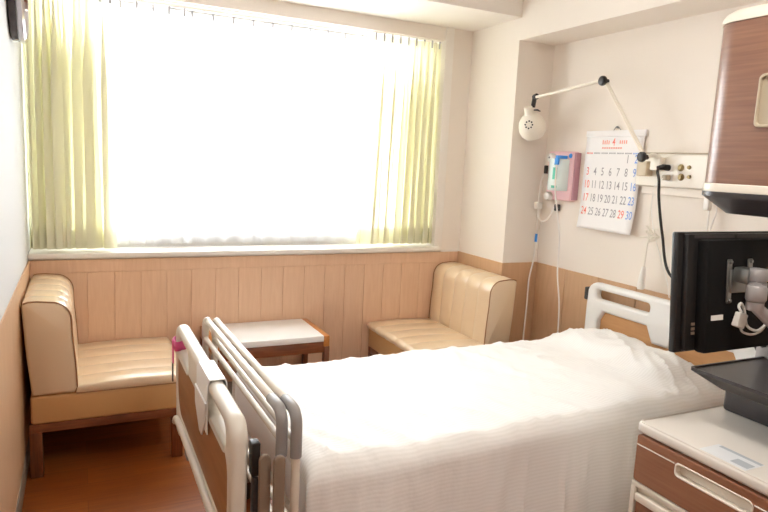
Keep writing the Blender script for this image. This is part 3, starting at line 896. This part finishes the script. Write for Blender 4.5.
# nurse call button
t = thing('call_button', 'white nurse call button hanging by a knotted cord over the headboard', 'call button', (2.55, 2.24, .88))
obj('cord', tb([(W2-.038, 2.262, 1.395), (W2-.05, 2.262, 1.30), (W2-.055, 2.25, 1.20), (W2-.06, 2.24, 1.17)], .003, 6, 8), M['cream_plastic'], t)
bm = bmesh.new()
for dz, rx, ph in ((.0, .030, 0), (.012, .024, 1.4), (-.016, .026, 2.6), (-.030, .020, 4.0)):
    tube(bm, [(2.555+.012*math.sin(a*1.3+ph), 2.238+rx*math.cos(a)+dz*.8, 1.165+dz+.016*math.sin(a+ph)) for a in [k/16*2*PI for k in range(17)]], .0045, 6)
tube(bm, [(2.55, 2.205, 1.185), (2.545, 2.17, 1.195)], .006, 8); tube(bm, [(2.55, 2.25, 1.14), (2.54, 2.285, 1.135)], .005, 8)
obj('cord_knot', bm, M['cream_plastic'], t)
obj('hanging_cord', tb([(2.55, 2.24, 1.155), (2.548, 2.245, 1.05), (2.546, 2.247, .97)], .004, 8, 6), M['cream_plastic'], t)
hd = obj('handset', tb([(2.546, 2.247, .990), (2.546, 2.248, .965), (2.545, 2.25, .93), (2.545, 2.252, .885), (2.545, 2.252, .874)], [.008, .013, .016, .019, .015], 14, 0), M['white_plastic'], t)
0 and obj('push_button', lt([(0, 0), (.008, 0), (.007, .006), (0, .007)], (2.524, 2.2515, .905), (-1, 0, 0), 12), M['ink_red'], hd)
# clear pull cord seen between cabinet and television
t = thing('pull_cord', 'clear pull cord with a cleat hanging below the outlet panel beside the overhead cabinet', 'cord', (W2-.03, 1.97, 1.1))
obj('cleat', bx(W2-.045, W2-.018, 1.945, 1.975, 1.30, 1.385, bev=.006), M['white_plastic'], t)
bm = bmesh.new(); tube(bm, [(W2-.03, 1.95, 1.31), (W2-.035, 1.945, 1.20), (W2-.035, 1.942, 1.0)], .004, 8)
tube(bm, [(W2-.03, 1.92, 1.37), (W2-.032, 1.91, 1.30), (W2-.033, 1.935, 1.20), (W2-.034, 1.938, 1.0)], .003, 8)
obj('loop', bm, M['tubing'], t)

# ------------------------------------------------------------------ calendar
cal = thing('wall_calendar', 'white monthly wall calendar with red and blue dates beside the lamp', 'calendar', (W2, 2.578, 1.14))
CT, CB, CL, CR = 1.648, 1.132, 2.790, 2.378
def bend(v, u=.5):
    """distance of the sheet from the wall, v from 0 at the top to 1 at the bottom, u from 0 at its left to 1"""
    return .008+.016*v**2+.014*u*v + (.006*math.sin(v*PI*2.2)*v)
def page_pt(u, v, lift=0):
    return (W2-bend(v, u)-lift, CL+(CR-CL)*u, CT+(CB-CT)*v)
def page(lift, u0=0, u1=1, v0=0, v1=1, nu=8, nv=30):
    bm = bmesh.new()
    g = [[bm.verts.new(page_pt(u0+(u1-u0)*i/nu, v0+(v1-v0)*j/nv, lift)) for i in range(nu+1)] for j in range(nv+1)]
    for j in range(nv):
        for i in range(nu): bm.faces.new((g[j][i], g[j][i+1], g[j+1][i+1], g[j+1][i]))
    return bm
o = obj('top_page', page(.003), M['paper'], cal); s = o.modifiers.new('t', 'SOLIDIFY'); s.thickness = .0008
for k, lf in enumerate((0, -.0035)):
    o2 = obj('back_page', page(lf, .004*k, 1-.006*(k+1), 0, .995-.008*k), M['paper_back'] if k else M['paper'], cal); s = o2.modifiers.new('t', 'SOLIDIFY'); s.thickness = .0008
obj('binding_strip', bx(W2-.016, W2-.002, CR-.004, CL+.004, CT-.004, CT+.028, bev=.002), M['paper'], cal)
obj('hanger_pin', tb([(W2, 2.572, 1.690), (W2-.02, 2.572, 1.693)], .004, 8), M['steel'], cal)
obj('hanger_loop', tb([(W2-.008, 2.60, 1.675), (W2-.012, 2.572, 1.697), (W2-.008, 2.545, 1.675)], .0018, 6, 5), M['steel'], cal)
def put_text(items, name, m, lift=.0046):
    for txt, u, v, size in items:
        bm = bmesh.new()
        me = text_mesh(txt, size)
        tmp = bmesh.new(); tmp.from_mesh(me); bpy.data.meshes.remove(me)
        mp = {}
        for vtx in tmp.verts:
            uu = u+vtx.co.x*.72/(CL-CR); vv = v-vtx.co.y/(CT-CB)
            mp[vtx] = bm.verts.new(page_pt(uu, vv, lift))
        for f in tmp.faces:
            try: bm.faces.new([mp[x] for x in f.verts])
            except ValueError: pass
        tmp.free()
        obj(name, bm, m, o, smooth=False)
days = {'r': [], 'k': [], 'b': []}
rows = [.245, .382, .522, .667, .812]
for d in range(1, 31):
    c = (d+4) % 7; r = (d+4)//7
    k = 'r' if (c == 0 or d == 29) else ('b' if c == 6 else 'k')
    days[k].append((str(d), .085+c*.138, rows[r], .062))
days['r'].append(('4', .50, .070, .060))
put_text(days['k'], 'date_number', M['ink'])
put_text(days['r'], 'date_number', M['ink_red'])
put_text(days['b'], 'date_number', M['ink_blue'])
def page_bars(bars, name, m):
    bm = bmesh.new()
    for u0, u1, v0, v1 in bars:
        n = 3
        g = [[bm.verts.new(page_pt(u0+(u1-u0)*i/n, v, .0045)) for i in range(n+1)] for v in (v0, v1)]
        for i in range(n): bm.faces.new((g[0][i], g[0][i+1], g[1][i+1], g[1][i]))
    return obj(name, bm, m, o, smooth=False)
page_bars([(.30+.035*k, .32+.035*k, .045+.006*(k % 2), .090) for k in range(4)]+[(.60+.035*k, .62+.035*k, .05, .085) for k in range(4)]+[(.30+.04*k, .33+.04*k, .120, .136) for k in range(9)], 'heading_marks', M['ink_pale'])
page_bars([(.03+.024*k, .045+.024*k, .176, .192) for k in range(5)], 'weekday_marks', M['ink_red'])
page_bars([(.165+.138*c+.02*k, .178+.138*c+.02*k, .176, .190) for c in range(5) for k in range(6)], 'weekday_marks', M['ink'])
page_bars([(.852+.022*k, .866+.022*k, .176, .192) for k in range(6)], 'weekday_marks', M['ink_blue'])

# ------------------------------------------------------------------ reading lamp
lp = thing('reading_lamp', 'cream jointed reading lamp reaching out from the wall over the bed', 'lamp', (W2-.05, 2.25, 1.5))
j1 = Vector((2.50, 2.272, 1.533)); j2 = Vector((2.45, 2.532, 1.914)); j3 = Vector((2.40, 3.022, 1.856))
obj('wall_bracket', bx(W2-.075, W2-.034, 2.215, 2.275, 1.47, 1.535, bev=.008), M['lamp'], lp)
obj('bracket_arm', tb([(W2-.05, 2.235, 1.53), (2.53, 2.245, 1.545), (2.515, 2.262, 1.537)], .010, 10, 4), M['lamp'], lp)
d = (j2-j1).normalized()
def side(v, a): return Vector(v)+Vector((0, 0, 0))
for s in (-1, 1):
    obj('lower_arm', tb([j1+Vector((s*.009, 0, 0)), j2+Vector((s*.009, 0, 0))], .0055, 8), M['lamp'], lp)
for s in (-1, 1):
    obj('upper_arm', tb([j2+Vector((s*.007, 0, .005)), j3+Vector((s*.007, 0, .005))], .0085 if s < 0 else .006, 8), M['lamp'], lp)
knob = [(0, 0), (.024, 0), (.026, .005), (.024, .016), (.018, .020), (0, .020)]
for c in (j1, j2):
    k = bmesh.new(); lathe(k, knob, c+Vector((-.012, 0, 0)), (-1, 0, 0), 20); lathe(k, [(0, 0), (.012, 0), (.012, .03), (0, .03)], c+Vector((-.014, 0, 0)), (1, 0, 0), 14)
    obj('joint_knob', k, M['black'], lp)
bm = bmesh.new(); tube(bm, [j3+Vector((0, -.012, .012)), j3+Vector((0, .012, .006))], .017, 12); tube(bm, [j3+Vector((0, .008, .01)), j3+Vector((0, .018, -.05))], .013, 12)
obj('swivel', bm, M['black'], lp)
# shade: ball-like reflector, its mouth turned down and away from the room
hc = Vector((2.405, 3.040, 1.697)); ax = Vector((.42, .10, -.90)).normalized()
prof = [(.024, -.118), (.026, -.085), (.030, -.075), (.050, -.064), (.068, -.040), (.078, -.010), (.079, .018), (.070, .046), (.052, .068), (.048, .066), (.066, .044), (.074, .016), (.070, -.012), (.050, -.050), (.020, -.070), (0, -.072)]
sh = obj('lamp_shade', lt(prof, hc, ax, 36), M['lamp'], lp)
bl = obj('bulb', lt([(0, -.07), (.016, -.065), (.018, -.03), (.032, .0), (.034, .02), (.024, .042), (0, .05)], hc, ax, 20), M['bulb'], lp)
vd = Vector((-.78, -.60, .05)).normalized()
u = vd.cross(Vector((0, 0, 1))).normalized(); w = u.cross(vd)
bm = bmesh.new()
for k in range(8):
    a = k/8*2*PI
    dd = (vd+(u*math.cos(a)+w*math.sin(a))*.27).normalized()
    q = hc+dd*.0775
    lathe(bm, [(0, -.006), (.0048, -.006), (.0048, .004), (0, .004)], q, dd, 8)
obj('vent_hole', bm, M['black'], sh)
obj('switch_lever', tb([hc+Vector((-.01, -.02, .092)), hc+Vector((-.03, -.075, .088)), hc+Vector((-.03, -.10, .080))], [.004, .006, .003], 8), M['charcoal'], lp)

# ------------------------------------------------------------------ suction unit (pink) with its tubes
dv = thing('suction_unit', 'pink wall unit with a clear teal printed canister', 'medical unit', (W2, 2.955, 1.265))
Y0, Y1, Z0, Z1 = 2.845, 3.062, 1.272, 1.560
obj('case', bx(W2-.050, W2-.001, Y0, Y1, Z0, Z1, bev=.010, seg=3), M['pink'], dv)
obj('side_cover', bx(W2-.040, W2, Y0-.010, Y0+.004, Z0+.008, Z1-.006, bev=.003), M['pink_side'], dv)
cn = obj('canister', lt([(0, 0), (.068, 0), (.072, .006), (.072, .178), (.066, .186), (0, .186)], (W2-.045, 2.945, 1.330), (0, 0, 1), 30), M['pale_teal'], dv)
bm = bmesh.new()
def on_can(a0, a1, z0, z1):
    n = 6
    g = [[bm.verts.new((W2-.045-.0727*math.cos(a0+(a1-a0)*i/n), 2.945+.0727*math.sin(a0+(a1-a0)*i/n), z)) for i in range(n+1)] for z in (z0, z1)]
    for i in range(n): bm.faces.new((g[0][i], g[0][i+1], g[1][i+1], g[1][i]))
for q in ((-.55, -.15, 1.395, 1.465), (-.45, -.25, 1.478, 1.492), (-.6, -.1, 1.345, 1.36), (.55, .8, 1.36, 1.47)):
    bm = bmesh.new(); on_can(*q)
    obj('printed_mark', bm, M['teal'], cn)
for z in (1.522, 1.292):
    k = obj('knob', lt([(0, 0), (.027, 0), (.027, .02), (.022, .028), (.010, .030), (0, .030)], (W2-.050, 3.020, z), (-1, 0, 0), 20), M['white_plastic'], dv)
obj('knob_mark', lt([(0, 0), (.006, 0), (.005, .006), (0, .007)], (W2-.080, 3.015, 1.522), (-1, 0, 0), 10), M['ink'], dv)
obj('side_clip', bx(W2-.060, W2-.020, Y1, Y1+.022, 1.425, 1.475, bev=.004), M['black'], dv)
bm = bmesh.new(); box(bm, W2-.125, W2-.050, 2.890, 2.912, 1.5165, 1.535, .004); box(bm, W2-.128, W2-.112, 2.886, 2.914, 1.480, 1.520, .004)
obj('clip', bm, M['blue'], dv)
obj('badge', lt([(0, 0), (.014, 0), (.013, .003), (0, .003)], (W2-.050, 2.868, 1.535), (-1, 0, 0), 14), M['blue'], dv)
obj('wall_hook', bx(W2-.030, W2, 2.975, 2.998, 1.205, 1.245, bev=.004), M['black'], dv)
t = thing('suction_tube', 'white tube looped below the left side of the pink wall unit', 'tube', (W2-.05, 3.10, .4))
obj('tube_upper', tb([(W2-.045, 3.085, 1.45), (W2-.05, 3.110, 1.38), (W2-.05, 3.118, 1.30), (W2-.05, 3.120, 1.245)], .005, 8, 6), M['tubing'], t)
obj('roller_clamp', bx(W2-.072, W2-.030, 3.100, 3.138, 1.205, 1.248, bev=.007), M['white_plastic'], t)
obj('tube_loop', tb([(W2-.05, 3.112, 1.21), (W2-.055, 3.10, 1.16), (W2-.06, 3.06, 1.135), (W2-.055, 3.01, 1.16), (W2-.04, 2.988, 1.225)], .005, 8, 6), M['tubing'], t)
obj('tube_lower', tb([(W2-.05, 3.118, 1.208), (W2-.05, 3.115, 1.09), (W2-.055, 3.11, .98), (W2-.06, 3.112, .88), (W2-.075, 3.120, .76), (W2-.10, 3.09, .62), (W2-.13, 3.06, .42), (W2-.15, 3.03, .20)], .005, 8, 8), M['tubing'], t)
obj('connector', tb([(W2-.052, 3.112, 1.05), (W2-.054, 3.111, 1.0)], .008, 10), M['blue'], t)
t = thing('drip_tube', 'thin clear tube hanging straight down from the blue clip of the pink unit', 'tube', (W2-.07, 2.88, .5))
obj('tube_line', tb([(W2-.122, 2.899, 1.485), (W2-.122, 2.894, 1.34), (W2-.10, 2.888, 1.22), (W2-.07, 2.880, 1.05), (W2-.075, 2.865, .85), (W2-.08, 2.82, .66), (W2-.09, 2.80, .45), (W2-.10, 2.80, .32)], .0045, 8, 8), M['tubing'], t)

# ------------------------------------------------------------------ wall clock on the left wall
ck = thing('wall_clock', 'dark rimmed wall clock seen edge-on high on the white left wall', 'clock', (XL, 3.16, 1.88))
cc = (XL, 3.16, 2.03)
obj('case', lt([(0, 0), (.138, 0), (.150, .006), (.152, .034), (0, .034)], cc, (1, 0, 0), 40), M['clock_body'], ck)
obj('rim', lt([(.130, .030), (.150, .030), (.158, .038), (.158, .054), (.148, .062), (.134, .060), (.130, .050), (.130, .030)], cc, (1, 0, 0), 44), M['chrome'], ck)
fc = obj('dial', lt([(0, .034), (.132, .034), (.132, .040), (0, .040)], cc, (1, 0, 0), 36), M['clock_face'], ck)
bm = bmesh.new(); tube(bm, [(XL+.044, 3.16, 2.03), (XL+.044, 3.21, 2.07)], .004, 6); tube(bm, [(XL+.046, 3.16, 2.03), (XL+.046, 3.13, 2.125)], .003, 6)
obj('clock_hand', bm, M['black'], ck)

# ------------------------------------------------------------------ ceiling lamp added out of view as fill light for the room
cl = thing('fill_ceiling_light', 'unseen white square ceiling lamp added as fill light', 'lamp', (1.1, .6, ZC-.06))
obj('fill_lamp_body', bx(.80, 1.40, .30, .90, ZC-.05, ZC, bev=.01), M['sill'], cl)
em = bpy.data.materials.new('fill_lamp_diffuser'); em.use_nodes = True
pb = em.node_tree.nodes['Principled BSDF']; pb.inputs['Base Color'].default_value = (.9, .9, .9, 1)
pb.inputs['Emission Color'].default_value = (1, .95, .88, 1); pb.inputs['Emission Strength'].default_value = 15.0
obj('fill_diffuser', bx(.83, 1.37, .33, .87, ZC-.062, ZC-.048, bev=.005), em, cl)

# ------------------------------------------------------------------ daylight
wd = bpy.data.worlds.new('World'); sc.world = wd; wd.use_nodes = True
bg = wd.node_tree.nodes['Background']; bg.inputs[0].default_value = (.93, .97, 1, 1); bg.inputs[1].default_value = 12.0
la = bpy.data.lights.new('window_daylight', 'AREA'); la.shape = 'RECTANGLE'; la.size = 2.4; la.size_y = 1.42; la.cycles.is_portal = True
lo = bpy.data.objects.new('window_daylight', la); C.objects.link(lo); lo.location = ((XL+JR)/2, YG+.02, 1.60); lo.rotation_euler = (-PI/2, 0, 0)

# ------------------------------------------------------------------ camera
cam = bpy.data.cameras.new('camera'); cam.sensor_width = 36; cam.lens = 629.5/768*36; cam.clip_start = .02
co = bpy.data.objects.new('camera', cam); C.objects.link(co)
yaw, pitch, roll = .4523, -.1484, .0476
F = Vector((math.sin(yaw)*math.cos(pitch), math.cos(yaw)*math.cos(pitch), math.sin(pitch)))
r = Vector((math.cos(yaw), -math.sin(yaw), 0)); u = r.cross(F)
R = r*math.cos(roll)+u*math.sin(roll); U = -r*math.sin(roll)+u*math.cos(roll)
mw = Matrix.Identity(4)
for i in range(3): mw[i][0] = R[i]; mw[i][1] = U[i]; mw[i][2] = -F[i]; mw[i][3] = (0, 0, 1.45)[i]
co.matrix_world = mw
sc.camera = co

sc.view_settings.view_transform = 'Standard'; sc.view_settings.look = 'None'
sc.view_settings.gamma = 1; sc.view_settings.use_curve_mapping = False
sc.view_settings.exposure = 0.70
sc.cycles.max_bounces = 10; sc.cycles.diffuse_bounces = 8; sc.cycles.transparent_max_bounces = 16
